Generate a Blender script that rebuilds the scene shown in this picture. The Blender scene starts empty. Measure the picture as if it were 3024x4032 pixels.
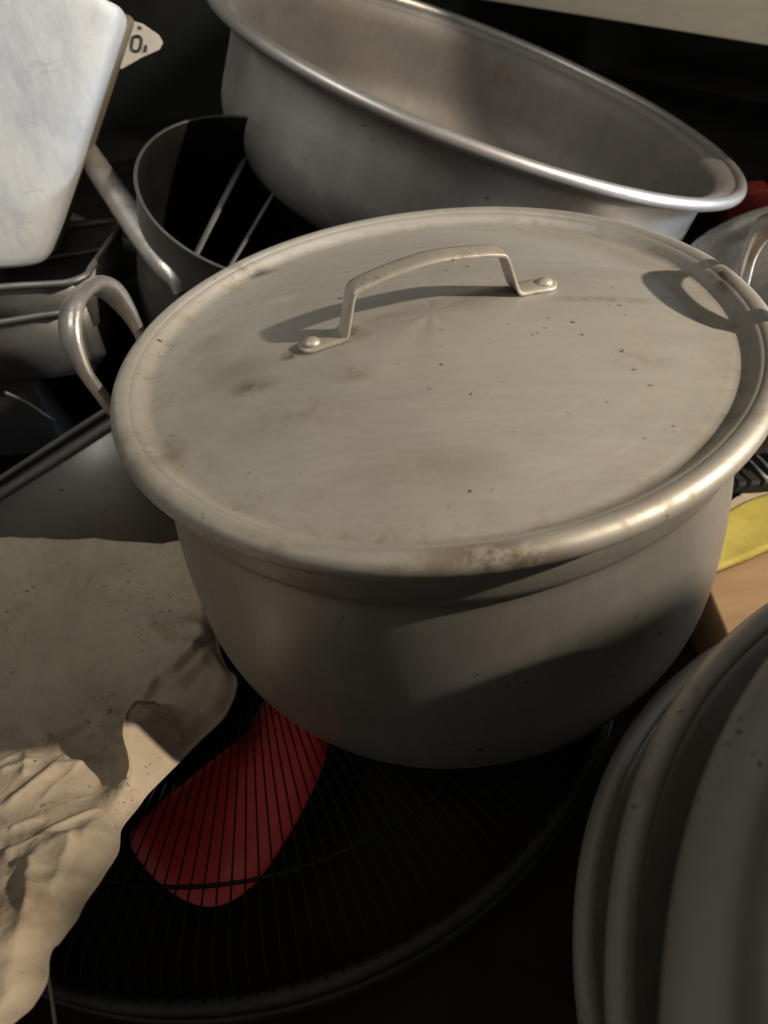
import bpy, bmesh, math, random
from mathutils import Vector, Matrix, noise
random.seed(7)
SC = bpy.context.scene
COL = SC.collection
PI = math.pi
Z0 = 0.30          # the floor is z = 0; measurements below are taken from the rim of the pot, 0.30 m above it

# ------------------------------------------------------------------ camera
CAM = Vector((0.0, -0.4267, 0.2427))
_p, _r, _y = 0.72720, -0.14903, -0.10798
_f = Vector((math.sin(_y)*math.cos(_p), math.cos(_y)*math.cos(_p), -math.sin(_p)))
_rt = Vector((math.cos(_y), -math.sin(_y), 0)); _up = _rt.cross(_f)
RIGHT = _rt*math.cos(_r) + _up*math.sin(_r)
UP = -_rt*math.sin(_r) + _up*math.cos(_r)
FWD = _f
cd = bpy.data.cameras.new('camera'); cam = bpy.data.objects.new('camera', cd); COL.objects.link(cam)
m = Matrix((RIGHT, UP, -FWD)).transposed().to_4x4(); m.translation = CAM + Vector((0, 0, Z0)); cam.matrix_world = m
cd.sensor_fit = 'VERTICAL'; cd.sensor_height = 36.0; cd.lens = 36.0*3028/4032
cd.clip_start = 0.01; cd.clip_end = 50
cd.dof.use_dof = True; cd.dof.focus_distance = 0.46; cd.dof.aperture_fstop = 9.0
SC.camera = cam

def ray(px, py):
    return FWD + RIGHT*((px-1512)/3028) - UP*((py-2016)/3028)
def atz(px, py, z):
    d = ray(px, py); return CAM + d*((z-CAM.z)/d.z)
def aty(px, py, y):
    d = ray(px, py); return CAM + d*((y-CAM.y)/d.y)

# ------------------------------------------------------------------ light
w = bpy.data.worlds.new('World'); SC.world = w; w.use_nodes = True
bg = w.node_tree.nodes['Background']; bg.inputs[0].default_value = (1.0, 0.93, 0.82, 1); bg.inputs[1].default_value = 0.125
def lamp(kind, name, loc, target, power, color, **kw):
    ld = bpy.data.lights.new(name, kind); lo = bpy.data.objects.new(name, ld); COL.objects.link(lo)
    lo.location = Vector(loc) + Vector((0, 0, Z0))
    lo.rotation_euler = (Vector(target)-Vector(loc)).to_track_quat('-Z', 'Y').to_euler()
    ld.energy = power; ld.color = color
    for k, v in kw.items(): setattr(ld, k, v)
    return lo
KD = Vector((1.66, -0.42, 1.0)).normalized()
KL = KD*2.0
lamp('SPOT', 'ceiling_lamp', KL, (-0.15, 0.25, -0.05), 178, (1.0, 0.85, 0.67), spot_size=math.radians(70), spot_blend=0.5, shadow_soft_size=0.026)
lamp('SPOT', 'room_lamp', (-0.75, -0.25, 1.15), (-0.20, 0.60, 0.05), 32, (1.0, 0.95, 0.87), spot_size=math.radians(62), spot_blend=0.9, shadow_soft_size=0.20)
lamp('AREA', 'cool_bounce_fill', (1.15, 0.16, 0.08), (0.30, 0.33, -0.07), 1.3, (0.72, 0.84, 1.0), shape='RECTANGLE', size=0.4, size_y=0.10, spread=math.radians(46))  # added cool fill imitating light bounced off lid and pan
SC.view_settings.view_transform = 'Standard'; SC.view_settings.look = 'None'
SC.view_settings.exposure = 0.42; SC.view_settings.gamma = 1.0

# ------------------------------------------------------------------ materials
def mat(name):
    mt = bpy.data.materials.new(name); mt.use_nodes = True
    nt = mt.node_tree; b = nt.nodes['Principled BSDF']
    return mt, nt, b
def nd(nt, t, **kw):
    n = nt.nodes.new(t)
    for k, v in kw.items():
        if k in n.inputs: n.inputs[k].default_value = v
        else: setattr(n, k, v)
    return n
def ramp(nt, src, stops):
    r = nt.nodes.new('ShaderNodeValToRGB'); e = r.color_ramp.elements
    while len(e) < len(stops): e.new(0.5)
    for el, (p, c) in zip(e, stops):
        el.position = p; el.color = (c, c, c, 1) if isinstance(c, (int, float)) else (*c, 1)
    nt.links.new(src, r.inputs[0]); return r.outputs[0]
def mix(nt, fac, a, b, mode='MIX'):
    x = nt.nodes.new('ShaderNodeMix'); x.data_type = 'RGBA'; x.blend_type = mode
    for sock, v in ((x.inputs[0], fac), (x.inputs[6], a), (x.inputs[7], b)):
        if isinstance(v, bpy.types.NodeSocket): nt.links.new(v, sock)
        elif isinstance(v, (int, float)): sock.default_value = v
        else: sock.default_value = (*v, 1)
    return x.outputs[2]
def math_(nt, op, a, b=0.0):
    x = nt.nodes.new('ShaderNodeMath'); x.operation = op
    for i, v in enumerate((a, b)):
        if isinstance(v, bpy.types.NodeSocket): nt.links.new(v, x.inputs[i])
        else: x.inputs[i].default_value = v
    return x.outputs[0]
def obco(nt, scale=(1, 1, 1)):
    t = nt.nodes.new('ShaderNodeTexCoord'); mp = nt.nodes.new('ShaderNodeMapping')
    mp.inputs['Scale'].default_value = scale; nt.links.new(t.outputs['Object'], mp.inputs[0]); return mp.outputs[0]
def noi(nt, co, scale, detail=4, rough=0.55):
    n = nd(nt, 'ShaderNodeTexNoise'); n.inputs['Scale'].default_value = scale
    n.inputs['Detail'].default_value = detail; n.inputs['Roughness'].default_value = rough
    nt.links.new(co, n.inputs['Vector']); return n.outputs['Fac']

def aluminium(name, base, dark, metallic=0.6, rough=0.45, stain=(0.16, 0.10, 0.05), stain_amt=0.35, speck=0.70,
              mott=9.0, streak=(6, 6, 1.5), bump=0.05, ring=None, spin=False, spots=(), scuff=None):
    """worn aluminium: mottled oxide, soft streaks, brown grease stains, small dark specks"""
    mt, nt, b = mat(name); co = obco(nt)
    n1 = noi(nt, co, mott, 6, 0.6)
    c = mix(nt, ramp(nt, n1, ((0.32, 0.0), (0.68, 1.0))), dark, base)
    if spin:     # faint concentric turning marks
        sp0 = nd(nt, 'ShaderNodeSeparateXYZ'); nt.links.new(co, sp0.inputs[0])
        r0 = math_(nt, 'SQRT', math_(nt, 'ADD', math_(nt, 'MULTIPLY', sp0.outputs[0], sp0.outputs[0]), math_(nt, 'MULTIPLY', sp0.outputs[1], sp0.outputs[1])))
        cb = nd(nt, 'ShaderNodeCombineXYZ'); nt.links.new(math_(nt, 'MULTIPLY', r0, 60.0), cb.inputs[0])
        nt.links.new(math_(nt, 'MULTIPLY', math_(nt, 'ARCTAN2', sp0.outputs[1], sp0.outputs[0]), 0.8), cb.inputs[1])
        ns = noi(nt, cb.outputs[0], 4.0, 6, 0.65)
        c = mix(nt, math_(nt, 'MULTIPLY', ramp(nt, ns, ((0.40, 0.0), (0.62, 1.0))), 0.16), c, tuple(v*0.78 for v in dark))
        n0 = noi(nt, co, 11, 3, 0.5)
        c = mix(nt, math_(nt, 'MULTIPLY', ramp(nt, n0, ((0.48, 0.0), (0.62, 1.0))), 0.35), c, (0.33, 0.345, 0.32))
    sco = obco(nt, streak); n2 = noi(nt, sco, 14, 5, 0.6)
    c = mix(nt, math_(nt, 'MULTIPLY', ramp(nt, n2, ((0.45, 0.0), (0.75, 1.0))), 0.2), c, tuple(min(1, v*1.25) for v in base))
    n8 = noi(nt, obco(nt, tuple(v*0.5 for v in streak)), 75, 4, 0.7)
    c = mix(nt, math_(nt, 'MULTIPLY', ramp(nt, n8, ((0.42, 1.0), (0.60, 0.0))), 0.13), c, tuple(v*0.72 for v in dark))
    n3 = noi(nt, co, mott*2.3, 8, 0.7)
    sm = ramp(nt, n3, ((0.56, 0.0), (0.70, 1.0)))
    if ring:
        sep = nd(nt, 'ShaderNodeSeparateXYZ'); nt.links.new(co, sep.inputs[0])
        rr = math_(nt, 'SQRT', math_(nt, 'ADD', math_(nt, 'MULTIPLY', sep.outputs[0], sep.outputs[0]), math_(nt, 'MULTIPLY', sep.outputs[1], sep.outputs[1])))
        rm = ramp(nt, math_(nt, 'DIVIDE', rr, 0.25), ring)
        n4 = noi(nt, co, 60, 6, 0.7)
        sm = math_(nt, 'MAXIMUM', math_(nt, 'MULTIPLY', sm, 0.6), math_(nt, 'MULTIPLY', rm, ramp(nt, n4, ((0.50, 0.0), (0.66, 1.0)))))
    c = mix(nt, math_(nt, 'MULTIPLY', sm, stain_amt), c, stain)
    for (sx, sy, rx, ry, st, colr) in spots:      # individual stains and the lid's painted sheen, in the thing's own coordinates
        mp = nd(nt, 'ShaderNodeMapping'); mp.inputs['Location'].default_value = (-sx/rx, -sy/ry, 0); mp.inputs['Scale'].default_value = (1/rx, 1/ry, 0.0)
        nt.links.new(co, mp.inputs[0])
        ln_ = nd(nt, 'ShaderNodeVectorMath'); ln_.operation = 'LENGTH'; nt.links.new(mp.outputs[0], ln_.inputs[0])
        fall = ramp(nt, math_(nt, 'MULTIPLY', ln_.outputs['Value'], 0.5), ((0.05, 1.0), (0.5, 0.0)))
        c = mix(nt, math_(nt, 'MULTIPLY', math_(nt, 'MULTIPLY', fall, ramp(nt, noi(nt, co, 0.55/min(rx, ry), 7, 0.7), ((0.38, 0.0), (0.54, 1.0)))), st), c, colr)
    if scuff:
        c = mix(nt, math_(nt, 'MULTIPLY', ramp(nt, noi(nt, obco(nt, (3.2, 1.5, 1.3)), 6, 10, 0.74), ((0.50, 0.0), (0.66, 1.0))), 0.8), c, scuff)
        c = mix(nt, math_(nt, 'MULTIPLY', ramp(nt, noi(nt, obco(nt, (2, 2, 9)), 9, 9, 0.75), ((0.57, 0.0), (0.68, 1.0))), 0.5), c, tuple(v*0.8 for v in scuff))
    n5 = noi(nt, co, 170, 2, 0.5)
    n6 = noi(nt, co, 12, 2, 0.5)
    sp = math_(nt, 'MULTIPLY', ramp(nt, n5, ((speck, 0.0), (speck+0.03, 1.0))), ramp(nt, n6, ((0.45, 0.0), (0.6, 1.0))))
    c = mix(nt, math_(nt, 'MULTIPLY', sp, 0.8), c, (0.05, 0.035, 0.02))
    nt.links.new(c, b.inputs['Base Color'])
    b.inputs['Metallic'].default_value = metallic
    r = math_(nt, 'ADD', math_(nt, 'MULTIPLY', n3, 0.3), rough-0.15)
    nt.links.new(math_(nt, 'ADD', r, math_(nt, 'MULTIPLY', sm, 0.15)), b.inputs['Roughness'])
    bp = nd(nt, 'ShaderNodeBump'); bp.inputs['Strength'].default_value = bump; bp.inputs['Distance'].default_value = 0.002
    nt.links.new(math_(nt, 'ADD', math_(nt, 'ADD', n2, n3), math_(nt, 'MULTIPLY', n8, 0.6)), bp.inputs['Height']); nt.links.new(bp.outputs[0], b.inputs['Normal'])
    return mt
def plain(name, c1, c2, scale=12, rough=0.7, metallic=0.0, bump=0.1, streak=(1, 1, 1), lo=0.35, hi=0.65, spec=0.5):
    mt, nt, b = mat(name); co = obco(nt, streak); n = noi(nt, co, scale, 6, 0.6)
    nt.links.new(mix(nt, ramp(nt, n, ((lo, 0.0), (hi, 1.0))), c1, c2), b.inputs['Base Color'])
    b.inputs['Roughness'].default_value = rough; b.inputs['Metallic'].default_value = metallic; b.inputs['Specular IOR Level'].default_value = spec
    bp = nd(nt, 'ShaderNodeBump'); bp.inputs['Strength'].default_value = bump; bp.inputs['Distance'].default_value = 0.002
    n2 = noi(nt, co, scale*6, 5, 0.6)
    nt.links.new(n2, bp.inputs['Height']); nt.links.new(bp.outputs[0], b.inputs['Normal'])
    return mt

M = {}
BRN = (0.125, 0.075, 0.035); OLV = (0.22, 0.18, 0.10); DRK = (0.06, 0.04, 0.025); PAL = (0.56, 0.53, 0.46)
LIDSPOTS = [(0.055, -0.035, 0.12, 0.08, 0.55, (0.52, 0.49, 0.43)), (-0.058, -0.016, 0.024, 0.013, 0.95, BRN), (-0.056, -0.010, 0.012, 0.010, 1.0, DRK), (0.052, 0.024, 0.018, 0.010, 0.9, BRN), (-0.086, -0.026, 0.007, 0.006, 1.0, DRK), (-0.071, -0.022, 0.020, 0.010, 0.95, BRN), (-0.052, -0.008, 0.009, 0.008, 1.0, DRK), (0.060, 0.024, 0.016, 0.008, 0.8, BRN), (-0.105, -0.050, 0.022, 0.010, 0.7, BRN),  # first, large entry paints a pale sheen into the lid colour
            (-0.120, -0.030, 0.04, 0.03, 0.5, OLV), (-0.045, -0.055, 0.016, 0.011, 0.6, OLV), (-0.075, -0.085, 0.05, 0.022, 0.4, OLV), (0.105, 0.010, 0.05, 0.006, 0.6, OLV),
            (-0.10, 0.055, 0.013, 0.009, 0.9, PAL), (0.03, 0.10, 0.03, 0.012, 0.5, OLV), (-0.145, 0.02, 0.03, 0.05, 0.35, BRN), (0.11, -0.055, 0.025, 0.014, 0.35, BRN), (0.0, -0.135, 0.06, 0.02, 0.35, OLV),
            (0.02, -0.196, 0.05, 0.010, 0.9, BRN), (0.165, -0.105, 0.035, 0.02, 0.8, BRN), (-0.165, -0.10, 0.03, 0.03, 0.7, BRN), (0.185, 0.035, 0.008, 0.022, 0.9, DRK), (-0.13, 0.125, 0.022, 0.01, 0.9, DRK)]
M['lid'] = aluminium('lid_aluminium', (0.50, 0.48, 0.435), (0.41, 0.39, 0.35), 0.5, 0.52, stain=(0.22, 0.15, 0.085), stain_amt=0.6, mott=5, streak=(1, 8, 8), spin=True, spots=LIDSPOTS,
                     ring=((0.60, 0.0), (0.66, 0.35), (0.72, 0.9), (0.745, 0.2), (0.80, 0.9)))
M['pot'] = aluminium('pot_aluminium', (0.37, 0.355, 0.325), (0.285, 0.275, 0.25), 0.65, 0.46, stain_amt=0.3, mott=7, streak=(7, 7, 1))
M['handle'] = aluminium('handle_aluminium', (0.50, 0.49, 0.47), (0.33, 0.31, 0.29), 0.75, 0.36, stain_amt=0.4, mott=40, bump=0.25)
M['strap'] = aluminium('strap_aluminium', (0.52, 0.49, 0.43), (0.40, 0.37, 0.31), 0.45, 0.45, stain_amt=0.75, mott=22)
M['rust'] = plain('brown_grease', (0.13, 0.085, 0.05), (0.20, 0.14, 0.085), 90, 0.8, bump=0.3)
M['basin'] = aluminium('basin_aluminium', (0.40, 0.39, 0.37), (0.30, 0.29, 0.28), 0.8, 0.47, stain_amt=0.3, mott=6, streak=(5, 5, 1), speck=0.70)
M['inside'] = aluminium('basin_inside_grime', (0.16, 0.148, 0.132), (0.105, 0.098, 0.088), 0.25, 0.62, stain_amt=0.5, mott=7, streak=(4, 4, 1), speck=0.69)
M['stack'] = aluminium('stacked_pan_aluminium', (0.38, 0.36, 0.33), (0.29, 0.275, 0.25), 0.55, 0.56, stain_amt=0.5, mott=8)
M['pale'] = aluminium('pale_scuffed_metal', (0.64, 0.655, 0.65), (0.50, 0.53, 0.565), 0.1, 0.5, stain=(0.24, 0.26, 0.30), stain_amt=0.4, mott=5, streak=(9, 2, 2), speck=0.80, scuff=(0.36, 0.40, 0.46))
M['side_shade'] = aluminium('brown_shade_metal', (0.26, 0.21, 0.15), (0.15, 0.115, 0.08), 0.3, 0.6, stain_amt=0.5, mott=14)  # brown tone paints the shade on the pale tin's side
M['tray'] = aluminium('tin_aluminium', (0.19, 0.188, 0.18), (0.12, 0.118, 0.115), 0.6, 0.48, stain_amt=0.4, mott=9, streak=(1, 1, 6))
M['darkened'] = plain('shaded_pan_inside', (0.006, 0.006, 0.006), (0.012, 0.011, 0.010), 12, 0.9, 0.0, spec=0.03)  # near-black colour stands in for the shade inside the saucepan
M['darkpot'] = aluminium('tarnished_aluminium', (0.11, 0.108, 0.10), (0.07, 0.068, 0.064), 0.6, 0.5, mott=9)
M['shiny'] = aluminium('polished_steel', (0.60, 0.60, 0.61), (0.48, 0.48, 0.50), 0.9, 0.28, stain_amt=0.1, mott=7)
M['black'] = plain('black_enamel', (0.012, 0.012, 0.013), (0.02, 0.02, 0.02), 20, 0.55)
M['wire'] = plain('black_wire', (0.007, 0.007, 0.008), (0.014, 0.014, 0.014), 20, 0.6, 0.0, spec=0.25)
M['red'] = plain('red_plastic', (0.60, 0.038, 0.038), (0.66, 0.055, 0.052), 15, 0.34, bump=0.02)
M['redblock'] = plain('red_painted_plastic', (0.30, 0.035, 0.025), (0.24, 0.028, 0.022), 30, 0.6)
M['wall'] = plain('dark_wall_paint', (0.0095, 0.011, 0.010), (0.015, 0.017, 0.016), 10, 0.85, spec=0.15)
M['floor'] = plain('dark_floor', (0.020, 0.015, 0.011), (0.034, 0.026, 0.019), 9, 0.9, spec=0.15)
M['ledge'] = plain('near_black_ledge', (0.006, 0.006, 0.006), (0.012, 0.011, 0.010), 14, 0.9, spec=0.1)  # even near-black tone over the whole ledge
M['rimgrey'] = plain('worn_black_rim', (0.020, 0.021, 0.019), (0.042, 0.042, 0.038), 40, 0.6)
M['beige'] = plain('beige_board', (0.66, 0.60, 0.47), (0.58, 0.52, 0.40), 9, 0.6, streak=(1, 1, 5))
M['box'] = plain('tan_cardboard', (0.36, 0.23, 0.125), (0.29, 0.18, 0.095), 9, 0.8, streak=(1, 6, 6))
M['greybox'] = plain('dull_grey_card', (0.085, 0.085, 0.082), (0.11, 0.11, 0.105), 9, 0.75)
M['yellow'] = plain('yellow_fabric', (0.44, 0.37, 0.075), (0.31, 0.24, 0.045), 22, 0.85, bump=0.3)
M['hem'] = plain('pale_hem_fabric', (0.46, 0.38, 0.29), (0.38, 0.30, 0.23), 60, 0.9, bump=0.4)
M['white'] = plain('white_card', (0.60, 0.57, 0.50), (0.50, 0.47, 0.41), 25, 0.7)
M['ink'] = plain('black_ink', (0.015, 0.015, 0.015), (0.02, 0.02, 0.02), 20, 0.7)
M['cord'] = plain('grey_cord', (0.45, 0.43, 0.38), (0.35, 0.33, 0.29), 60, 0.7)
M['wood'] = plain('pale_wood', (0.42, 0.34, 0.20), (0.33, 0.26, 0.15), 20, 0.7, streak=(1, 1, 8))
def canvas():
    mt, nt, b = mat('stained_canvas'); co = obco(nt)
    n = noi(nt, co, 8, 6, 0.6)
    c = mix(nt, ramp(nt, n, ((0.35, 0.0), (0.65, 1.0))), (0.34, 0.28, 0.205), (0.45, 0.385, 0.295))
    s1 = ramp(nt, noi(nt, co, 16, 8, 0.7), ((0.55, 0.0), (0.68, 1.0)))
    c = mix(nt, math_(nt, 'MULTIPLY', s1, 0.6), c, (0.21, 0.135, 0.07))
    s2 = math_(nt, 'MULTIPLY', ramp(nt, noi(nt, co, 230, 2, 0.5), ((0.65, 0.0), (0.68, 1.0))), ramp(nt, noi(nt, co, 14, 3, 0.6), ((0.47, 0.0), (0.6, 1.0))))
    c = mix(nt, math_(nt, 'MULTIPLY', s2, 0.85), c, (0.07, 0.04, 0.02))
    s3 = ramp(nt, noi(nt, co, 5, 9, 0.75), ((0.50, 0.0), (0.62, 1.0)))
    c = mix(nt, math_(nt, 'MULTIPLY', s3, 0.35), c, (0.24, 0.19, 0.125))
    nt.links.new(c, b.inputs['Base Color']); b.inputs['Roughness'].default_value = 0.9
    dn = nd(nt, 'ShaderNodeTexNoise'); dn.inputs['Scale'].default_value = 7; dn.inputs['Detail'].default_value = 3; nt.links.new(co, dn.inputs['Vector'])
    av = nd(nt, 'ShaderNodeVectorMath'); av.operation = 'MULTIPLY_ADD'; nt.links.new(dn.outputs['Color'], av.inputs[0]); av.inputs[1].default_value = (0.09, 0.09, 0.09); nt.links.new(co, av.inputs[2])
    h = None
    for sc_, am in ((11, 1.0), (26, 0.45), (60, 0.18)):        # crumple: faceted folds with sharp lines, at three sizes
        vo = nd(nt, 'ShaderNodeTexVoronoi'); vo.feature = 'F1'; vo.inputs['Scale'].default_value = sc_; nt.links.new(av.outputs[0], vo.inputs['Vector'])
        t_ = math_(nt, 'MULTIPLY', vo.outputs['Distance'], am); h = t_ if h is None else math_(nt, 'ADD', h, t_)
    bp0 = nd(nt, 'ShaderNodeBump'); bp0.inputs['Strength'].default_value = 0.55; bp0.inputs['Distance'].default_value = 0.010; nt.links.new(h, bp0.inputs['Height'])
    bp = nd(nt, 'ShaderNodeBump'); bp.inputs['Strength'].default_value = 0.45; bp.inputs['Distance'].default_value = 0.001
    nt.links.new(noi(nt, co, 420, 3, 0.6), bp.inputs['Height']); nt.links.new(bp0.outputs[0], bp.inputs['Normal']); nt.links.new(bp.outputs[0], b.inputs['Normal'])
    return mt
M['canvas'] = canvas()

# ------------------------------------------------------------------ helpers
def obj(name, bm, material, parent=None, smooth=True, loc=None):
    me = bpy.data.meshes.new(name); bmesh.ops.recalc_face_normals(bm, faces=bm.faces); bm.to_mesh(me); bm.free()
    if smooth:
        for p in me.polygons: p.use_smooth = True
    if material: me.materials.append(M[material])
    o = bpy.data.objects.new(name, me); COL.objects.link(o)
    if parent: o.parent = parent
    if loc is not None: o.location = loc
    return o
def tag(o, label, cat, group=None):
    o['label'] = label; o['category'] = cat
    if group: o['group'] = group
    return o
def thing(name, label, cat, loc=(0, 0, 0), group=None, rot=None):
    o = bpy.data.objects.new(name, None); COL.objects.link(o); o.location = loc; o.empty_display_size = 0.02
    if rot is not None: o.rotation_euler = rot
    return tag(o, label, cat, group)
def struct(o):
    o['kind'] = 'structure'; return o
def smoothstep(a, b, x):
    t = max(0.0, min(1.0, (x-a)/(b-a))); return t*t*(3-2*t)
def catmull(pts, n, closed=False):
    P_ = [Vector(p) for p in pts]; out = []; N = len(P_)
    for i in range(N if closed else N-1):
        p0 = P_[(i-1) % N] if closed or i > 0 else P_[0]*2-P_[1]
        p1 = P_[i]; p2 = P_[(i+1) % N]
        p3 = P_[(i+2) % N] if closed or i+2 < N else P_[-1]*2-P_[-2]
        for k in range(n):
            t = k/n
            out.append(0.5*((2*p1)+(p2-p0)*t+(2*p0-5*p1+4*p2-p3)*t*t+(3*p1-p0-3*p2+p3)*t**3))
    if not closed: out.append(P_[-1])
    return out
def lathe(profile, seg=128, wob=0.0, seed=0.0):
    """profile: list of (r, z); r == 0 collapses to a pole"""
    bm = bmesh.new(); rings = []
    for (r, z) in profile:
        if r < 1e-6: rings.append([bm.verts.new((0, 0, z))])
        else:
            ring = []
            for k in range(seg):
                a = 2*PI*k/seg
                rr = r*(1+wob*(noise.noise(Vector((math.cos(a)*1.6+seed, math.sin(a)*1.6, z*9)))))
                ring.append(bm.verts.new((rr*math.cos(a), rr*math.sin(a), z+wob*0.12*noise.noise(Vector((math.cos(a)*2.3+seed+5, math.sin(a)*2.3, 1))))))
            rings.append(ring)
    for A, B in zip(rings, rings[1:]):
        for k in range(seg):
            k2 = (k+1) % seg
            if len(A) == 1 and len(B) == 1: continue
            if len(A) == 1: bm.faces.new((A[0], B[k], B[k2]))
            elif len(B) == 1: bm.faces.new((A[k], B[0], A[k2]))
            else: bm.faces.new((A[k], B[k], B[k2], A[k2]))
    return bm
def arc(cx, cz, rx, rz, a0, a1, n):
    return [(cx+rx*math.cos(math.radians(a0+(a1-a0)*i/n)), cz+rz*math.sin(math.radians(a0+(a1-a0)*i/n))) for i in range(n+1)]
def sweep(path, radii, seg=12, ref=Vector((0, 0, 1)), power=2.0, cap=True, bm=None):
    """tube along path; radii: list of (a, b) half sizes, a across, b along ref; power > 2 squares the section"""
    own = bm is None
    if own: bm = bmesh.new()
    n = len(path); rings = []
    for i in range(n):
        t = (path[min(i+1, n-1)]-path[max(i-1, 0)]).normalized()
        s = t.cross(ref)
        if s.length < 1e-5: s = t.cross(Vector((1, 0, 0)))
        s.normalize(); u = s.cross(t).normalized()
        a, b = radii[i] if isinstance(radii, list) else radii
        ring = []
        for k in range(seg):
            th = 2*PI*(k+0.5)/seg; c_, s_ = math.cos(th), math.sin(th)
            x = math.copysign(abs(c_)**(2/power), c_); y = math.copysign(abs(s_)**(2/power), s_)
            ring.append(bm.verts.new(path[i]+s*(a*x)+u*(b*y)))
        rings.append(ring)
    for A, B in zip(rings, rings[1:]):
        for k in range(seg): bm.faces.new((A[k], A[(k+1) % seg], B[(k+1) % seg], B[k]))
    if cap:
        bm.faces.new(rings[0][::-1]); bm.faces.new(rings[-1])
    return bm
def bevelbox(pts8, bev=0.004, seg=3):
    """pts8: bottom four then top four corners, in order"""
    bm = bmesh.new(); v = [bm.verts.new(p) for p in pts8]
    for f in ((0, 3, 2, 1), (4, 5, 6, 7), (0, 1, 5, 4), (1, 2, 6, 5), (2, 3, 7, 6), (3, 0, 4, 7)): bm.faces.new([v[i] for i in f])
    if bev: bmesh.ops.bevel(bm, geom=bm.edges[:], offset=bev, segments=seg, affect='EDGES', profile=0.5)
    return bm
def boxpts(x0, x1, y0, y1, z0, z1):
    return [(x0, y0, z0), (x1, y0, z0), (x1, y1, z0), (x0, y1, z0), (x0, y0, z1), (x1, y0, z1), (x1, y1, z1), (x0, y1, z1)]

# ------------------------------------------------------------------ setting
FZ = -0.30
bm = bmesh.new()
for p in ((-4, -3, FZ), (4, -3, FZ), (4, 4, FZ), (-4, 4, FZ)): bm.verts.new(p)
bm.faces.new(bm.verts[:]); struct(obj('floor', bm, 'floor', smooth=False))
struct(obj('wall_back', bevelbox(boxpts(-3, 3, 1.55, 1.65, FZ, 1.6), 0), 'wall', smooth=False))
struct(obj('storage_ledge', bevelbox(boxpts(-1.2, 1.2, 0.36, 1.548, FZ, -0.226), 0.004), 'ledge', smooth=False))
bm = bmesh.new(); pf = [(-0.19, FZ), (-0.19, 0.195), (-0.222, 0.243), (-0.258, 0.282), (-0.283, 0.30), (-0.343, 0.368), (-1.6, 0.368), (-1.6, FZ)]
fa = [bm.verts.new((0.60, y, z)) for y, z in pf]; fb = [bm.verts.new((0.64, y, z)) for y, z in pf]
bm.faces.new(fa); bm.faces.new(fb[::-1])
for i in range(len(pf)): bm.faces.new((fa[i], fb[i], fb[(i+1) % len(pf)], fa[(i+1) % len(pf)]))
struct(obj('added_light_blocker', bm, 'wall', smooth=False))  # added unseen panel, sloped top shaped to shade stack and pot
# pale flecks of plaster on the dark wall behind the basin
# ------------------------------------------------------------------ the pot and its lid (measured)
def loop_handle(parent, az, name='handle', tilt=78):
    O = Vector((math.cos(az), math.sin(az), 0)); T = Vector((-O.y, O.x, 0)); tl = math.radians(tilt)
    U = O*math.cos(tl)+Vector((0, 0, math.sin(tl))); p0 = O*0.205+Vector((0, 0, -0.03))
    pl = [(-0.034, None), (-0.037, 0.004), (-0.042, 0.024), (-0.0425, 0.044), (-0.037, 0.061), (-0.022, 0.0715), (0.006, 0.0735), (0.026, 0.063), (0.0345, 0.044), (0.034, 0.024), (0.030, 0.004), (0.028, None)]
    pts = []
    for t, u in pl:
        pts.append(O*0.185+T*t+Vector((0, 0, -0.040)) if u is None else p0+T*t+U*u)
    path = catmull(pts, 8); n = len(path); rad = []
    for i in range(n):
        g = smoothstep(0.30, 0.10, abs(i/(n-1)-0.47))
        rad.append((0.0036+0.0014*g, 0.0043+0.0048*g))
    bm = sweep(path, rad, 14, ref=O*0.75+Vector((0, 0, -0.35)), power=2.6)
    for v in bm.verts: v.co += v.normal*0.0004*noise.noise(v.co*160)
    h = obj(name, bm, 'handle', parent)
    for t in (-0.034, 0.028):       # riveted foot plates against the wall
        c = O*0.1865+T*t+Vector((0, 0, -0.046))
        pm = bmesh.new(); bmesh.ops.create_uvsphere(pm, u_segments=16, v_segments=8, radius=1)
        q = O.to_track_quat('Z', 'Y').to_matrix().to_4x4()
        bmesh.ops.transform(pm, matrix=Matrix.Translation(c) @ q @ Matrix.Diagonal((0.013, 0.011, 0.0035, 1)), verts=pm.verts)
        obj('foot_plate', pm, 'handle', h)
    return h
def body_profile():
    p = [(0.172, -0.004), (0.1845, -0.004), (0.1862, -0.006), (0.1866, -0.030), (0.1855, -0.0345), (0.1822, -0.0375), (0.1815, -0.041), (0.1826, -0.047)]
    for i in range(1, 9):
        s = i/8; z = -0.047-s*0.095; p.append((0.1826+0.0062*math.sin(s*PI*0.62), z))
    r1 = p[-1][0]; p += arc(r1-0.040, -0.142, 0.040, 0.0835, 0, -90, 14)[1:]
    p.append((0.08, -0.2255)); p.append((0.0, -0.2252)); return p
def dome(r): return 0.018*(1-(r/0.165)**2)+0.0012 if r < 0.165 else 0.0012
LIDP = [(r*0.165/16, dome(r*0.165/16)) for r in range(0, 17)] + [(0.170, 0.0006), (0.1735, 0.0000), (0.1765, -0.0006), (0.1790, -0.0002), (0.1815, 0.0014), (0.1840, 0.0038), (0.1860, 0.0054), (0.1885, 0.0060), (0.1920, 0.0040)]
LIDR = arc(0.1927, 0.0006, 0.0073, 0.0072, 180, -180, 28)
def make_pot_body(root):
    obj('body', lathe(body_profile(), 160, 0.007, 1.0), 'pot', root)
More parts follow.
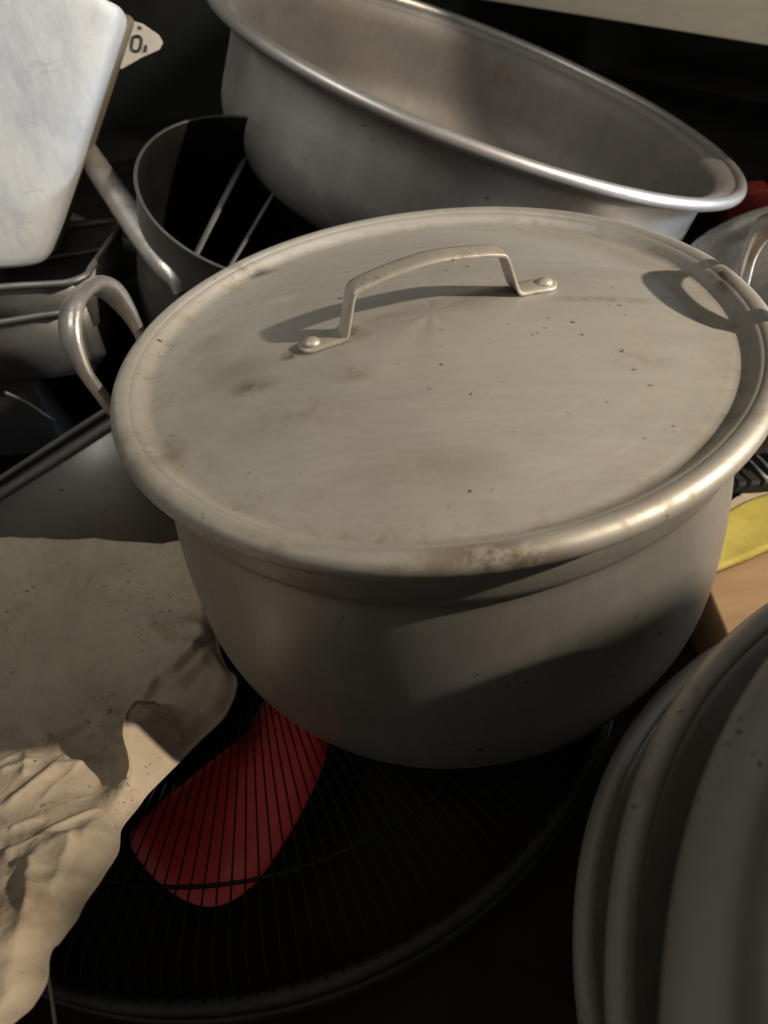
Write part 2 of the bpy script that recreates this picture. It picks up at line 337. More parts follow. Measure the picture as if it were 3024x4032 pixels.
def make_strap(parent):
    ang = math.radians(18.2); A = Vector((math.cos(ang), math.sin(ang), 0)); c0 = Vector((0.0, 0.0030, 0))
    def zb(r): return dome(r)+0.0012
    prof = [(-0.0835, zb(0.0835)), (-0.078, zb(0.078)), (-0.066, zb(0.066)), (-0.058, zb(0.058)), (-0.0552, zb(0.054)+0.0015), (-0.0535, zb(0.054)+0.006),
            (-0.0505, zb(0)+0.014), (-0.0484, zb(0)+0.0205), (-0.0462, zb(0)+0.0245), (-0.041, zb(0)+0.0265), (-0.03, zb(0)+0.0288), (-0.015, zb(0)+0.0308), (0, zb(0)+0.0318)]
    prof = prof + [(-x, z) for x, z in prof[-2::-1]]
    pts = catmull([c0+A*x+Vector((0, 0, z)) for x, z in prof], 6); n = len(pts); rad = []
    L = [0]
    for a, b in zip(pts, pts[1:]): L.append(L[-1]+(b-a).length)
    for i in range(n):
        d = min(L[i], L[-1]-L[i]); wv = 0.0083
        if d < wv: wv = wv*math.sqrt(max(0.03, 1-(1-d/wv)**2))
        rad.append((wv, 0.0010))
    N_ = A.cross(Vector((0, 0, 1)))
    bm = bmesh.new(); rings = []
    for i in range(n):
        t = (pts[min(i+1, n-1)]-pts[max(i-1, 0)]).normalized(); u = N_.cross(t).normalized(); a, b = rad[i]
        cr = 0.0016 if a > 0.003 else 0.0   # the strap is slightly crowned
        sec = [(-1, -.6), (-.97, -1), (-.5, -1), (0, -1), (.5, -1), (.97, -1), (1, -.6), (1, .6), (.97, 1), (.5, 1.0), (0, 1.0), (-.5, 1.0), (-.97, 1), (-1, .6)]
        rings.append([bm.verts.new(pts[i]+N_*(a*x)+u*(b*y+0.0007*(1-x*x))) for x, y in sec])
    for P_, Q_ in zip(rings, rings[1:]):
        for k in range(14): bm.faces.new((P_[k], P_[(k+1) % 14], Q_[(k+1) % 14], Q_[k]))
    bm.faces.new(rings[0]); bm.faces.new(rings[-1][::-1])
    h = obj('handle', bm, 'strap', parent)
    for x in (-0.0755, 0.0755):
        rb = lathe([(0, 0.0040), (0.002, 0.0038), (0.0038, 0.0031), (0.0052, 0.0019), (0.0056, 0.0008), (0.0052, 0.0)], 24)
        obj('rivet', rb, 'strap', h, loc=c0+A*x+Vector((0, 0, zb(0.0755)+0.0008)))
    return h
pot = thing('stock_pot', 'large dull grey aluminium pot with two loop handles in the middle of the pile', 'pot')
make_pot_body(pot)
loop_handle(pot, math.radians(175)); loop_handle(pot, math.radians(4), tilt=86)
lid = thing('pot_lid', 'round stained aluminium lid with a riveted strap handle on the big middle pot', 'lid')
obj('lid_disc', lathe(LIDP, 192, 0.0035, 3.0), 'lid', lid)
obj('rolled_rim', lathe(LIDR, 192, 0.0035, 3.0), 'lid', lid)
make_strap(lid)
# a crust of old grease on the lid, left of the handle
# ------------------------------------------------------------------ tilted wide basin behind
BC = Vector((0.0848, 0.576, 0.0111)); BN = Vector((0.437, 0.008, 1)).normalized()
basin = thing('wide_basin', 'wide aluminium basin with a rolled rim tilted open behind the lidded pot', 'basin', BC)
basin.rotation_mode = 'QUATERNION'; basin.rotation_quaternion = BN.to_track_quat('Z', 'Y')
R0 = 0.288
bp_ = [(0.0, -0.165), (0.10, -0.1655)] + arc(0.192, -0.088, 0.097, 0.080, -88, 0, 14) + [(R0+0.0005, -0.05), (R0+0.001, -0.022), (0.2935, -0.012), (0.302, -0.0055), (0.311, -0.0035), (0.316, -0.001), (0.311, 0.001), (0.302, -0.0005), (0.293, -0.006), (0.2872, -0.014), (0.2856, -0.03), (R0-0.003, -0.05)] + \
      arc(0.192, -0.088, 0.094, 0.077, 0, -88, 12) + [(0.10, -0.1625), (0, -0.162)]
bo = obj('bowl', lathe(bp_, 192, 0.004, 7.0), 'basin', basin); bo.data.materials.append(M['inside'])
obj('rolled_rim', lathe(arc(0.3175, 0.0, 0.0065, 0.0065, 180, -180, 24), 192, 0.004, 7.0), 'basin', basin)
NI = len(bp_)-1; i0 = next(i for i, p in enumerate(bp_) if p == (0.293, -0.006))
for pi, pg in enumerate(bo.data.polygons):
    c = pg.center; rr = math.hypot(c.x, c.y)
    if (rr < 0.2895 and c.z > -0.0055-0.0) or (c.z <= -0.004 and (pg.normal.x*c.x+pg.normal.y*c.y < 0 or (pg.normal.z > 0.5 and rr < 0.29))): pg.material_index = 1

# ------------------------------------------------------------------ stack at lower right
def pan_profile(R, depth, rim=0.0085, taper=0.018):
    r0 = R-rim*1.7
    return [(0, -depth), (r0*0.7, -depth)] + arc(r0-taper-0.03, -depth+0.03, 0.03, 0.03, -90, -8, 8) + [(r0-0.002, -rim*1.2)] + \
        [(R-rim, -rim*0.3), (R-rim*1.3, rim*0.3), (r0-0.004, -rim*1.4)] + arc(r0-taper-0.033, -depth+0.033, 0.03, 0.03, -5, -90, 8) + [(r0*0.7, -depth+0.003), (0, -depth+0.003)]
PA = thing('deep_pan', 'lowest dull aluminium pan of the stack at the lower right', 'pan', (0.2926, -0.3273, -0.178), 'stacked round pans at the lower right')
obj('pan_body', lathe(pan_profile(0.25, 0.1215, 0.0058), 160, 0.004, 2.0), 'stack', PA)
obj('rolled_rim', lathe(arc(0.25-0.0058, 0, 0.0058, 0.0058, 180, -180, 22), 160, 0.004, 2.0), 'stack', PA)
PB = thing('wide_pan', 'middle dull aluminium pan, directly under the lidded pot of the lower right stack', 'pan', (0.300, -0.3865, -0.073), 'stacked round pans at the lower right')
obj('pan_body', lathe(pan_profile(0.262, 0.115, 0.0058, 0.045), 160, 0.004, 4.0), 'stack', PB)
obj('rolled_rim', lathe(arc(0.262-0.0058, 0, 0.0058, 0.0058, 180, -180, 22), 160, 0.004, 4.0), 'stack', PB)
PCc = Vector((0.282, -0.4405, 0.016))
PC = thing('short_pot', 'squat dull aluminium pot on top of the lower right stack', 'pot', PCc)
obj('body', lathe([(0.22, -0.006), (0.2335, -0.006), (0.2345, -0.010), (0.2345, -0.034), (0.230, -0.040), (0.2285, -0.06), (0.226, -0.10), (0.215, -0.150)] + arc(0.185, -0.160, 0.028, 0.028, 0, -90, 6)[1:] + [(0.1, -0.188), (0, -0.188)], 160, 0.003, 5.0), 'stack', PC)
k = 0.25/0.2
PD = thing('pot_lid', 'topmost wide lid with a sunken face, cut by the right edge of the photo', 'lid', PCc)
lp2 = [(0, 0.004), (0.08, 0.003), (0.15, 0.0), (0.205, -0.004), (0.216, -0.0055), (0.222, -0.006), (0.2275, -0.004), (0.2315, 0.002), (0.236, 0.005), (0.240, 0.003)]
obj('lid_disc', lathe(lp2, 192, 0.0015, 6.0), 'stack', PD)
obj('rolled_rim', lathe(arc(0.240, 0.0, 0.010, 0.009, 180, -180, 26), 192, 0.0015, 6.0), 'stack', PD)

# ------------------------------------------------------------------ floor fan lying face up under the pot
FC = Vector((-0.174, 0.020, 0)); GZ = -0.2285
fan = thing('floor_fan', 'black wire floor fan with red blades lying face up in the dark under the pot', 'fan', FC+Vector((0, 0, FZ)))
def fl(z): return z-FZ
wm = bmesh.new()
wp = [Vector((0.050, 0, fl(GZ))), Vector((0.15, 0, fl(GZ))), Vector((0.26, 0, fl(GZ))), Vector((0.292, 0, fl(GZ-0.004))), Vector((0.303, 0, fl(GZ-0.014))), Vector((0.305, 0, fl(GZ-0.035)))]
sweep(wp, (0.0007, 0.0007), 6, ref=Vector((0, 1, 0)), bm=wm)
w0 = obj('guard_wire', wm, 'wire', fan)
for i in range(1, 184):
    c = w0.copy(); COL.objects.link(c); c.parent = fan; c.rotation_euler = (0, 0, 2*PI*i/184)
def ring(R, z, r): return sweep([Vector((R*math.cos(2*PI*i/160), R*math.sin(2*PI*i/160), z)) for i in range(161)], (r, r), 8, cap=False)
obj('guard_ring', ring(0.250, fl(GZ-0.0025), 0.0014), 'wire', fan)
obj('guard_ring', ring(0.080, fl(GZ-0.0025), 0.0014), 'wire', fan)
obj('guard_rim', ring(0.306, fl(GZ-0.036), 0.005), 'rimgrey', fan)
obj('hub_plate', lathe([(0, fl(GZ)-0.0006), (0.045, fl(GZ)-0.0006), (0.052, fl(GZ)-0.003), (0.052, fl(GZ)-0.006), (0, fl(GZ)-0.007)], 48), 'black', fan)
obj('motor', lathe([(0, fl(-0.245)), (0.035, fl(-0.245)), (0.04, fl(-0.25)), (0.045, fl(-0.28)), (0.06, 0.004), (0.06, 0), (0, 0)], 48), 'black', fan)
# shroud: open drum round the blades
obj('shroud', lathe([(0.300, 0.0), (0.307, 0.0), (0.311, 0.02), (0.3115, 0.026), (0.309, 0.0268), (0.304, 0.022), (0.300, 0.0)], 128), 'rimgrey', fan)
BL = [(-0.0985, -0.120), (-0.1005, -0.142), (-0.1117, -0.172), (-0.125, -0.198), (-0.137, -0.217), (-0.152, -0.2295), (-0.168, -0.233), (-0.186, -0.228), (-0.205, -0.2165), (-0.222, -0.202), (-0.233, -0.189), (-0.235, -0.179), (-0.229, -0.170), (-0.212, -0.153), (-0.188, -0.132), (-0.160, -0.110), (-0.140, -0.092), (-0.128, -0.070), (-0.140, -0.030), (-0.120, -0.026), (-0.108, -0.060), (-0.100, -0.09)]
def blade_bm():
    bm = bmesh.new(); o2 = []
    pts = catmull([Vector((x-FC.x, y-FC.y, 0)) for x, y in BL], 3, True)
    cx = sum(p.x for p in pts)/len(pts)
    def zz(p): return fl(-0.252)+0.16*(p.x-0.02)*(1 if True else 0)*0.5
    c0 = Vector((0.012, -0.13, 0)); rings = []
    for s in (1.0, 0.75, 0.5, 0.25):
        rings.append([bm.verts.new((c0.x+(p.x-c0.x)*s, c0.y+(p.y-c0.y)*s, zz(Vector((c0.x+(p.x-c0.x)*s, 0, 0)))-0.012*(1-s)*s)) for p in pts])
    cv = bm.verts.new((c0.x, c0.y, zz(c0))); n = len(pts)
    for A, B in zip(rings, rings[1:]):
        for i in range(n): bm.faces.new((A[i], A[(i+1) % n], B[(i+1) % n], B[i]))
    for i in range(n): bm.faces.new((rings[-1][i], rings[-1][(i+1) % n], cv))
    r = bmesh.ops.extrude_face_region(bm, geom=bm.faces[:])
    for v in r['geom']:
        if isinstance(v, bmesh.types.BMVert): v.co.z -= 0.002
    return bm
b0 = obj('blade', blade_bm(), 'red', fan)
for i in (1, 2):
    c = b0.copy(); COL.objects.link(c); c.parent = fan; c.rotation_euler = (0, 0, 2*PI*i/3)

# ------------------------------------------------------------------ stained canvas cloth on the left
CZ = -0.205
def cz(y): return CZ+0.115*smoothstep(820, 2050, y)      # the sheet climbs towards the camera
def cpt(x, y, dz=0.0): return atz(x*0.9187, 2000+y*0.9187, cz(y)+dz)
edge_r = [(900, 60), (905, 300), (930, 560), (1000, 715), (960, 850), (850, 965), (720, 1100), (600, 1230), (505, 1340), (495, 1430), (370, 1620), (240, 1810), (185, 1870), (160, 2000), (100, 2110), (0, 2200), (-60, 2300)]
ridges = [  # polyline in the plane of the cloth, height, width left, width right
    ([(690, 745), (590, 850), (545, 930), (545, 1080), (535, 1200), (500, 1330), (495, 1420)], 0.034, 0.006, 0.030),
    ([(905, 540), (860, 650), (760, 735), (660, 745)], 0.010, 0.030, 0.006),
    ([(520, 880), (380, 900), (250, 975), (160, 1025)], 0.007, 0.020, 0.004),
    ([(420, 1090), (250, 1110), (130, 1215), (20, 1290)], 0.005, 0.005, 0.006),
    ([(430, 1290), (330, 1470), (270, 1640), (200, 1860)], 0.005, 0.008, 0.012),
    ([(340, 1450), (210, 1410), (90, 1470), (0, 1500)], 0.006, 0.010, 0.008),
    ([(200, 1420), (160, 1620), (110, 1800), (20, 2050)], 0.004, 0.008, 0.005),
    ([(30, 1385), (120, 1350), (190, 1335)], 0.0030, 0.0035, 0.0035),
    ([(120, 1030), (128, 1110), (118, 1170)], 0.0030, 0.003, 0.004),
    ([(175, 1425), (300, 1350), (400, 1300), (450, 1285)], 0.0036, 0.003, 0.004),
    ([(175, 1480), (150, 1600), (140, 1730), (100, 1860)], 0.0028, 0.003, 0.005),
    ([(345, 1480), (390, 1390), (420, 1330)], 0.0036, 0.003, 0.004),
    ([(60, 1560), (160, 1540), (260, 1580)], 0.0028, 0.003, 0.004),
    ([(0, 1150), (90, 1120), (180, 1090)], 0.0030, 0.003, 0.004),
    ([(860, 860), (760, 930), (640, 1090), (540, 1240)], 0.006, 0.010, 0.010),
]
RW = [([Vector(cpt(p[0], p[1], h)).xy for p in pl], h, wl, wr) for pl, h, wl, wr in ridges]
def ridge_h(x, y):
    z = 0.0; q = Vector((x, y))
    for pl, h, wl, wr in RW:
        best = None
        for i, (a, b) in enumerate(zip(pl, pl[1:])):
            d = b-a; t = max(0, min(1, (q-a).dot(d)/d.length_squared)); e = q-(a+d*t); dist = e.length
            if best is None or dist < best[0]:
                best = (dist, d.x*e.y-d.y*e.x, (i+t)/(len(pl)-1))
        dist, side, s = best
        ww = wl if side < 0 else wr
        env = min(1, 5*s+0.15, 5*(1-s)+0.15)
        z += h*env*math.exp(-(dist/ww)**1.15)
    return z
STEPS = [  # polyline, height of the sheet on its left side, softness: a layer lying over the one below
    ([(940, 480), (900, 545), (850, 655), (765, 735), (690, 752), (600, 850)], 0.009, 0.0016),
    ([(352, 1390), (335, 1470), (275, 1640), (238, 1815), (200, 1900)], 0.006, 0.0014),
]
SW = [([Vector(cpt(*p)).xy for p in pl], h, w_) for pl, h, w_ in STEPS]
PITS = [((330, 985), 0.013, 0.005), ((415, 1200), 0.014, 0.006)]
PW = [(Vector(cpt(*p)).xy, r_, h) for p, r_, h in PITS]
def step_h(x, y):
    q = Vector((x, y)); z = 0.0
    for pl, h, w_ in SW:
        best = None; n_ = len(pl)-1
        for i, (a, b) in enumerate(zip(pl, pl[1:])):
            d = b-a; t = max(0.0, min(1.0, (q-a).dot(d)/d.length_squared)); e = q-(a+d*t)
            if best is None or e.length < best[0]: best = (e.length, d.x*e.y-d.y*e.x, (i+t)/n_)
        dist, side, s_ = best
        sd = dist if side < 0 else -dist       # the polyline runs towards the camera: west is its right-hand side
        z += h*smoothstep(-w_, w_, sd)*math.exp(-max(0.0, sd)/0.05)*min(1, 6*s_, 6*(1-s_)+0.1)
    for c, r_, h in PW: z -= h*math.exp(-((q-c).length/r_)**2)
    return z
def crease(x, y, sc, seed, p=5):
    v = Vector((x*sc+seed, y*sc-seed, seed)); wv = noise.noise(v*0.5)
    return (1-abs(noise.noise(v+Vector((wv, -wv, 0))*0.6)))**p
def cloth_bm():
    bm = bmesh.new(); NU, NV = 230, 330
    ed = catmull([Vector(cpt(x, y)) for x, y in edge_r], 20)
    vs = []
    for j in range(NV+1):
        f = j/NV*(len(ed)-1); i = min(int(f), len(ed)-2); e = ed[i].lerp(ed[i+1], f-i)
        lx, ly = -0.62, 0.108-0.58*j/NV
        r = []
        for k in range(NU+1):
            s = (k/NU)**0.7
            x = lx+(e.x-lx)*s; y = ly+(e.y-ly)*s
            low = smoothstep(-0.115, -0.165, y)
            n = noise.fractal(Vector((x*8, y*8, 2.2)), 0.9, 2.1, 3)*(0.004-0.0028*low)
            n += low*(0.0022*crease(x, y*1.5, 12, 3.3, 9)+0.0011*crease(x*1.3, y*0.8, 27, 7.7, 10)+0.0006*crease(x, y, 60, 1.7, 8))
            n += (1-low)*0.0016*crease(x, y, 13, 5.1, 7)
            n *= 1-0.9*smoothstep(0.90, 1.0, s)
            z = e.z+n+ridge_h(x, y)*(1-0.92*smoothstep(0.95, 0.995, s))+step_h(x, y)*(1-smoothstep(0.97, 1, s))
            drop = smoothstep(0.97, 1.0, s)
            z -= 0.009*drop*drop
            wob = 0.0022*noise.noise(Vector((x*60, y*60, 0)))*smoothstep(0.9, 1, s)
            r.append(bm.verts.new((x+wob, y+wob, z)))
        vs.append(r)
    for A, B in zip(vs, vs[1:]):
        for k in range(NU): bm.faces.new((A[k], A[k+1], B[k+1], B[k]))
    return bm
cl = obj('canvas_cloth', cloth_bm(), 'canvas')
tag(cl, 'stained beige canvas cloth lying crumpled at the left edge below the pot', 'cloth')
sm = cl.modifiers.new('thickness', 'SOLIDIFY'); sm.thickness = 0.0012; sm.offset = -1
from mathutils.bvhtree import BVHTree
bt = BVHTree.FromPolygons([v.co.copy() for v in cl.data.vertices], [tuple(p.vertices) for p in cl.data.polygons])
hp_ = []
for p in catmull([Vector((q.x, q.y, 0)) for q in RW[0][0]], 14):
    p = p+Vector((0.0016*noise.noise(p*60), 0.0016*noise.noise(p*60+Vector((9, 0, 0))), 0))
    best = None
    for dx in (-0.006, -0.004, -0.002, 0, 0.002, 0.004, 0.006):      # ride on the crest of the fold
        h_ = bt.ray_cast(Vector((p.x+dx, p.y, 0.3)), Vector((0, 0, -1)))[0]
        if h_ is not None and (best is None or h_.z > best.z): best = h_
    if best is not None: hp_.append(best+Vector((0, 0, 0.0004)))
hp_ = hp_[6:-10]
hp_ = [sum((hp_[max(0, min(len(hp_)-1, i+k_))] for k_ in (-2, -1, 0, 1, 2)), Vector())/5 for i in range(len(hp_))]
obj('hem_edge', sweep(hp_, (0.0009, 0.0014), 8), 'canvas', cl)
# ------------------------------------------------------------------ pale tin at upper left
fr = [(-260, -120), (505, -120), (520, 20), (205, 1040), (-260, 1075)]
F = lambda px, py, y: aty(px, py, y)
yF, yB = 0.260, 0.345
p8 = [F(-420, 1090, yF), F(176, 1052, yF), F(228, 985, yB), F(-420, 900, yB), F(-420, -330, yF+0.05), F(480, 20, yF+0.05), F(522, 80, yB+0.03), F(-420, -330, yB)]
tin = thing('pale_tin', 'tall pale scuffed metal tin standing at the upper left corner', 'tin')
bm = bmesh.new(); V8 = [Vector(p) for p in p8]; rings = []
for v, sh in ((0.0, 0.0), (0.0, 0.55), (0.0, 0.86), (0.006, 0.93), (0.02, 0.97), (0.05, 0.99), (0.12, 1.0), (0.25, 1.0), (0.4, 1.0), (0.55, 1.0), (0.7, 1.0), (0.85, 1.0), (0.95, 1.0), (0.985, 0.985), (1.0, 0.95), (1.0, 0.6), (1.0, 0.0)):
    rg = []
    for k_ in range(72):
        th = 2*PI*k_/72; cx_, cy_ = math.cos(th), math.sin(th)
        u = 0.5+0.5*sh*math.copysign(abs(cx_)**0.42, cx_); w_ = 0.5+0.5*sh*math.copysign(abs(cy_)**0.42, cy_)
        bq = V8[0]*(1-u)*(1-w_)+V8[1]*u*(1-w_)+V8[2]*u*w_+V8[3]*(1-u)*w_
        tq = V8[4]*(1-u)*(1-w_)+V8[5]*u*(1-w_)+V8[6]*u*w_+V8[7]*(1-u)*w_
        q = bq.lerp(tq, v); dn_ = noise.noise(q*9)*0.0022+noise.noise(q*25)*0.0006
        rg.append(bm.verts.new(q+Vector((0, -dn_, 0))))
    rings.append(rg)
for A, B in zip(rings, rings[1:]):
    for k_ in range(72): bm.faces.new((A[k_], A[(k_+1) % 72], B[(k_+1) % 72], B[k_]))
bmesh.ops.remove_doubles(bm, verts=bm.verts[:], dist=1e-6)
obj('tin_body', bm, 'pale', tin)
A0, A1 = Vector(p8[2]), Vector(p8[6]); B0, B1 = Vector(p8[3]), Vector(p8[7])
def lp(a, b, t): return a+(b-a)*t
yo = Vector((0, 0.016, 0))
obj('shade_band', bevelbox([lp(A0, B0, -0.004)-yo, lp(A0, B0, 0.3)-yo, lp(A0, B0, 0.3)+yo, lp(A0, B0, -0.004)+yo, lp(A1, B1, -0.004)-yo, lp(A1, B1, 0.3)-yo, lp(A1, B1, 0.3)+yo, lp(A1, B1, -0.004)+yo], 0.006, 3), 'side_shade', tin)  # band added to carry the painted side shade

# ------------------------------------------------------------------ nested trays under the pale tin, box behind
def tray(name, label, rimL, rimR, depth_y, h, group=None, flare=None):
    """long open tin; rimL, rimR front rim ends"""
    L, R_ = Vector(rimL), Vector(rimR); ux = (R_-L).normalized(); uy = Vector((-ux.y, ux.x, 0)).normalized(); dn = ux.cross(uy)
    if dn.z > 0: dn = -dn
    t = thing(name, label, 'tin', L, group)
    def q(a, b, c): return ux*a+uy*b+dn*c
    ln = (R_-L).length; ins = 0.012
    outer = [(0, 0), (ln, 0), (ln, depth_y), (0, depth_y)]
    f0 = ins if flare is None else flare
    inner = [(ins, f0), (ln-ins, f0), (ln-ins, depth_y-ins), (ins, depth_y-ins)]
    bm = bmesh.new()
    A = [bm.verts.new(q(x, y, 0)) for x, y in outer]; B = [bm.verts.new(q(x, y, h)) for x, y in inner]
    for i in range(4): bm.faces.new((A[i], A[(i+1) % 4], B[(i+1) % 4], B[i]))
    bm.faces.new(B)
    ed = [e for e in bm.edges if (e.verts[0] in A) != (e.verts[1] in A)]
    bmesh.ops.bevel(bm, geom=ed+[e for e in bm.edges if e.verts[0] in B and e.verts[1] in B], offset=0.010, segments=3, affect='EDGES')
    o = obj('tin_wall', bm, 'tray', t); s = o.modifiers.new('thickness', 'SOLIDIFY'); s.thickness = 0.0012; s.offset = 0
    cs = [q(*outer[i], 0) for i in range(4)]; path = []
    for i in range(4):
        a, b = cs[i], cs[(i+1) % 4]; d = (b-a).normalized()
        path += [a+d*0.012]+[a.lerp(b, f) + Vector((0, 0, 0.0012*noise.noise(Vector((f*6, i*3, h*50))))) for f in (0.2, 0.4, 0.6, 0.8)]+[b-d*0.012]
    obj('rolled_rim', sweep(catmull(path+[path[0]], 4), (0.0032, 0.0032), 8, ref=-dn), 'tray', t)
    return t
gt = 'grey tins at the left edge'
tray('upper_tray', 'upper of two nested grey trays at the left edge, under the pale tin', aty(-330, 1160, 0.215), aty(325, 1108, 0.215), 0.14, 0.062)
tray('lower_tray', 'lower of two nested grey trays at the left edge, behind the loop handle', aty(-330, 1318, 0.209), aty(300, 1222, 0.209), 0.14, 0.075)
obj_ = thing('grey_box', 'dull grey box in the shade behind the two nested trays', 'box')
obj('box_shell', bevelbox([F(-300, 1330, 0.40), F(545, 1090, 0.40), F(545, 1060, 0.56), F(-300, 1280, 0.56), F(-300, 620, 0.40), F(540, 990, 0.40), F(545, 960, 0.56), F(-300, 560, 0.56)], 0.004), 'greybox', obj_)
sb = thing('black_crate', 'black crate in deep shade holding up the nested trays', 'crate')
obj('crate_shell', bevelbox(boxpts(-0.75, -0.405, 0.235, 0.345, -0.2268, -0.125), 0.004), 'black', sb)

# long roasting tin running behind the loop handle
nz = -0.085
tray('roasting_tin', 'long grey roasting tin with rolled rims between the loop handle and the cloth', atz(-200, 2078, -0.197), atz(590, 1574, -0.078), 0.036, 0.112, flare=-0.035)
rod = sweep(catmull([aty(20, 1545, 0.17), aty(110, 1590, 0.18), aty(215, 1660, 0.19)], 6), (0.0018, 0.0018), 8)
tag(obj('thin_rod', rod, 'tray'), 'thin grey metal rod poking out under the trays at the left edge', 'rod')

# ------------------------------------------------------------------ tarnished saucepan with a tube handle, skewers inside
SCn = Vector((-0.144, 0.31, -0.005)); SN = Vector((0.41, -0.27, 1)).normalized()
sp_ = thing('saucepan', 'tarnished deep saucepan leaning in the shade left of the basin', 'saucepan', SCn)
sp_.rotation_mode = 'QUATERNION'; sp_.rotation_quaternion = SN.to_track_quat('Z', 'Y')
so = obj('pan_body', lathe([(0, -0.19), (0.09, -0.19)] + arc(0.095, -0.17, 0.02, 0.02, -90, 0, 6)[1:] + [(0.1165, -0.10), (0.1175, -0.02), (0.1182, -0.003), (0.1202, 0.0), (0.1190, 0.0022), (0.1168, 0.001), (0.1155, -0.02), (0.1135, -0.16), (0.10, -0.185), (0, -0.186)], 128), 'darkpot', sp_)
so.data.materials.append(M['darkened'])
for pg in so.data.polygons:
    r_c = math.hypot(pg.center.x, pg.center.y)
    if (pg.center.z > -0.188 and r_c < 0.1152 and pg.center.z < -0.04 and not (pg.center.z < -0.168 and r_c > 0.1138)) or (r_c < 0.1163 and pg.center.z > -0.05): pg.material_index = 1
hp = [aty(290, 530, 0.395), aty(345, 608, 0.37), aty(450, 760, 0.325), aty(560, 925, 0.275), aty(640, 1035, 0.243), aty(700, 1095, 0.228), aty(728, 1150, 0.222)]
q_inv = sp_.rotation_quaternion.to_matrix().transposed()
hp = [q_inv @ (p-SCn) for p in hp]
path = catmull(hp, 8); n = len(path)
obj('tube_handle', sweep(path, [(0.0128-0.003*abs(0.4-i/n), 0.0128-0.003*abs(0.4-i/n)-0.007*smoothstep(0.70, 1, i/n)) for i in range(n)], 14), 'handle', sp_)
for a, b, r_, lb in (((770, 1005, 0.285), (965, 620, 0.43), 0.0034, 'thicker dull metal skewer standing in the saucepan, nearer the tube handle'), ((885, 1085, 0.285), (1090, 740, 0.43), 0.0024, 'thinner dull metal skewer in the saucepan, nearer the basin')):
    A, B = aty(*a), aty(*b); d = (B-A).normalized()
    tag(obj('skewer', sweep([A+(B-A)*(-0.12+1.32*i/30) for i in range(0, 31)], (r_, r_*0.6), 8), 'tray'), lb, 'skewer', 'skewers in the saucepan')

# ------------------------------------------------------------------ paper tag behind the pale tin
ct = [aty(*p, 0.44) for p in ((440, 60), (560, 95), (625, 140), (641, 170), (628, 195), (560, 225), (478, 272), (430, 200))]
bm = bmesh.new(); f_ = bm.faces.new([bm.verts.new(p) for p in ct]); f_.normal_update()
r = bmesh.ops.extrude_face_region(bm, geom=[f_])
for v in r['geom']:
    if isinstance(v, bmesh.types.BMVert): v.co.y += 0.0015
card = obj('price_tag', bm, 'white', smooth=False)
tag(card, 'small pale card tag with printed figures poking out behind the pale tin', 'tag')
def ink(px, closed, r_=0.0012):
    pts = catmull([aty(*p, 0.4392) for p in px], 6, closed)
    if closed: pts.append(pts[0])
    return sweep(pts, (r_, 0.0003), 6, ref=Vector((0, 1, 0)), cap=not closed)
obj('printed_zero', ink([(525, 145), (548, 142), (556, 158), (550, 190), (540, 200), (522, 198), (517, 185), (520, 160)], True), 'ink', card)
obj('printed_stroke', ink([(577, 178), (572, 186), (573, 196), (566, 204)], False), 'ink', card)
bm = bmesh.new(); bm.faces.new([bm.verts.new(aty(*p, 0.4390)) for p in ((540, 100), (560, 108), (548, 119))]); obj('printed_arrow', bm, 'ink', card)

# ------------------------------------------------------------------ right side: carton, yellow cloth, rack, steel pans, red block, board
BX = thing('carton', 'tan cardboard carton at the right edge between pot and pan stack', 'carton')
obj('carton_shell', bevelbox(boxpts(0.197, 0.75, -0.075, 0.335, FZ+0.0005, -0.226), 0.003), 'box', BX)
def sheet(poly_top, poly_bot, z, thick, nu=30, nv=14, amp=0.004, seed=0.0):
    bm = bmesh.new(); vs = []
    T_ = catmull([Vector(p) for p in poly_top], 10); B_ = catmull([Vector(p) for p in poly_bot], 10)
    def samp(P_, f): f *= len(P_)-1; i = min(int(f), len(P_)-2); return P_[i].lerp(P_[i+1], f-i)
    for j in range(nv+1):
        r = []
        for i in range(nu+1):
            p = samp(T_, i/nu).lerp(samp(B_, i/nu), j/nv); p = p.copy()
            p.z += amp*(noise.noise(Vector((p.x*30+seed, p.y*30, 1)))+0.5)
            r.append(bm.verts.new(p))
        vs.append(r)
    for A, B in zip(vs, vs[1:]):
        for k_ in range(nu): bm.faces.new((A[k_], A[k_+1], B[k_+1], B[k_]))
    ext = bmesh.ops.extrude_face_region(bm, geom=bm.faces[:])
    for v in ext['geom']:
        if isinstance(v, bmesh.types.BMVert): v.co.z -= thick
    return bm
yz = -0.214
yt = thing('yellow_cloth', 'bright yellow folded cloth with a pale hem right of the big pot', 'cloth')
obj('fabric', sheet([atz(2740, 2090, yz), atz(2880, 2012, yz), atz(2960, 1970, yz), atz(3100, 1925, yz)], [atz(2740, 2290, yz), atz(2870, 2218, yz), atz(2960, 2185, yz), atz(3100, 2128, yz)], yz, 0.008), 'yellow', yt)
obj('hem', sheet([atz(2800, 2040, yz), atz(2880, 1975, yz), atz(2960, 1930, yz), atz(3100, 1900, yz)], [atz(2740, 2088, yz), atz(2880, 2010, yz), atz(2960, 1968, yz), atz(3100, 1923, yz)], yz, 0.009, amp=0.003), 'hem', yt)
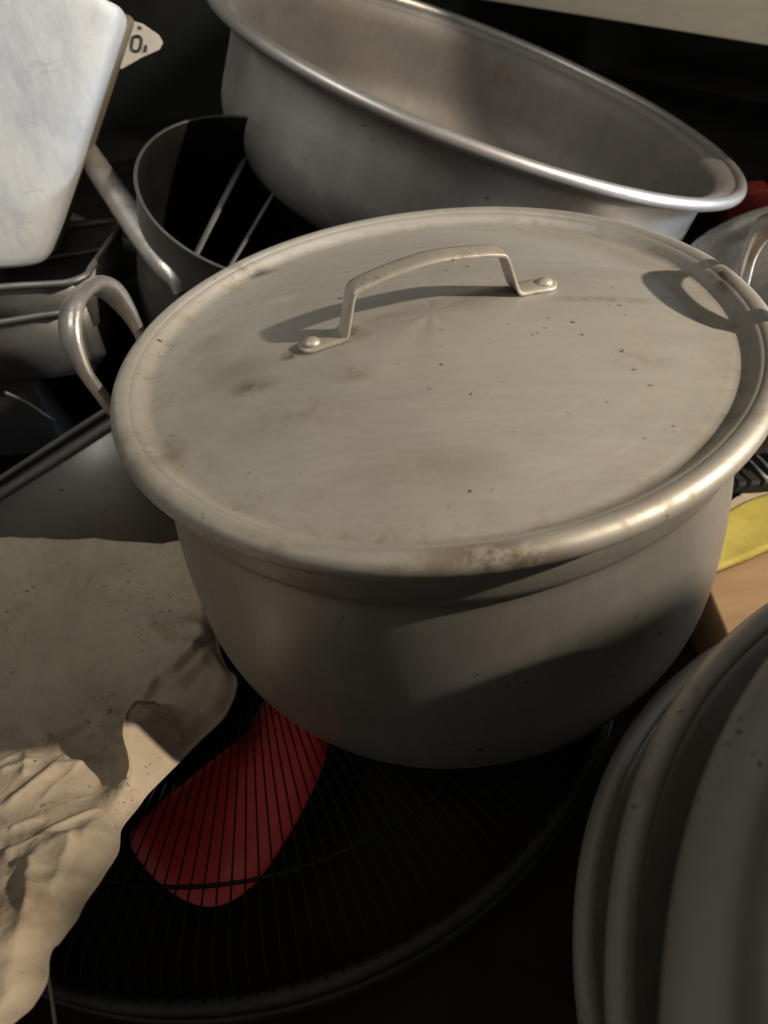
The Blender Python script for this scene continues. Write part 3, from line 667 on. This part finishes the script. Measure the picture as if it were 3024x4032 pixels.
# dark grill rack with bright wires
rz = -0.19
rk = thing('wire_rack', 'small rack of bright wires over a sooty tray right of the lid', 'rack')
obj('sooty_tray', bevelbox(boxpts(0.215, 0.6, 0.070, 0.112, -0.2255, rz-0.012), 0.005), 'black', rk)
for i, (a, b) in enumerate((((2930, 1790), (3040, 1905)), ((2955, 1765), (3075, 1890)), ((2985, 1740), (3110, 1868)), ((3015, 1715), (3150, 1850)))):
    obj('rack_wire', sweep([atz(*a, rz), atz((a[0]+b[0])/2, (a[1]+b[1])/2, rz+0.001), atz(*b, rz)], (0.0015, 0.0015), 8), 'shiny', rk)
# steel pot with a domed lid behind
sbw = thing('steel_pot', 'shiny steel pot at the right edge behind the big aluminium lid', 'pot', (0.475, 0.250, -0.2258))
obj('pot_body', lathe([(0, 0.0), (0.13, 0.0), (0.138, 0.008), (0.16, 0.07), (0.2, 0.082), (0.2, 0.0865), (0.19, 0.0865)], 128), 'shiny', sbw)
sbl = thing('pot_lid', 'shiny domed steel lid with a blurred highlight at the right edge', 'lid', (0.475, 0.250, -0.1385))
obj('lid_disc', lathe([(0, 0.040), (0.05, 0.0385), (0.10, 0.033), (0.15, 0.023), (0.19, 0.010), (0.212, 0.002), (0.218, 0.003), (0.231, 0.0055), (0.235, 0.004), (0.235, 0.001), (0.229, 0.0), (0.18, 0.0)], 128, 0.002), 'shiny', sbl)
rd = thing('red_block', 'small red plastic block behind the right end of the basin', 'block')
p_ = aty(2975, 790, 0.62)
obj('block_shell', bevelbox(boxpts(p_.x-0.035, p_.x+0.022, 0.62, 0.66, -0.2262, p_.z+0.012), 0.003), 'redblock', rd)
# beige board of a shelf, upper right
bz = -0.02
a = atz(1896, 0, bz); b = atz(3024, 182, bz); d = (b-a); d.z = 0; d.normalize(); nrm = Vector((-d.y, d.x, 0))
a2 = a-d*0.18; b2 = b+d*0.35
sh = thing('shelf_board', 'thick beige shelf board crossing the upper right corner', 'shelf')
obj('board', bevelbox([a2, b2, b2+nrm*0.03, a2+nrm*0.03, a2+Vector((0, 0, 0.20)), b2+Vector((0, 0, 0.20)), b2+nrm*0.03+Vector((0, 0, 0.20)), a2+nrm*0.03+Vector((0, 0, 0.20))], 0.003), 'beige', sh)
obj('added_shade_panel', bevelbox(boxpts(0.76, 0.785, 0.305, 0.95, FZ, 0.55), 0.002), 'beige', sh)  # unseen panel added to keep the lamp off the basin's inside
obj('added_panel_batten', bevelbox(boxpts(0.60, 0.76, 0.52, 0.545, bz+0.05, bz+0.10), 0.002), 'beige', sh)
# cord at lower left
cp = [atz(165, 3690, -0.235), atz(178, 3780, -0.24), atz(200, 3900, -0.25), atz(222, 4060, -0.26)]
tag(obj('cord', sweep(catmull(cp, 8), (0.0012, 0.0012), 8), 'cord'), 'thin pale cord hanging below the canvas cloth at the lower left', 'cord')

# ------------------------------------------------------------------ lift everything so that the floor is z = 0
for o in SC.objects:
    if o.parent is None and o.type in ('MESH', 'EMPTY'): o.location.z += Z0
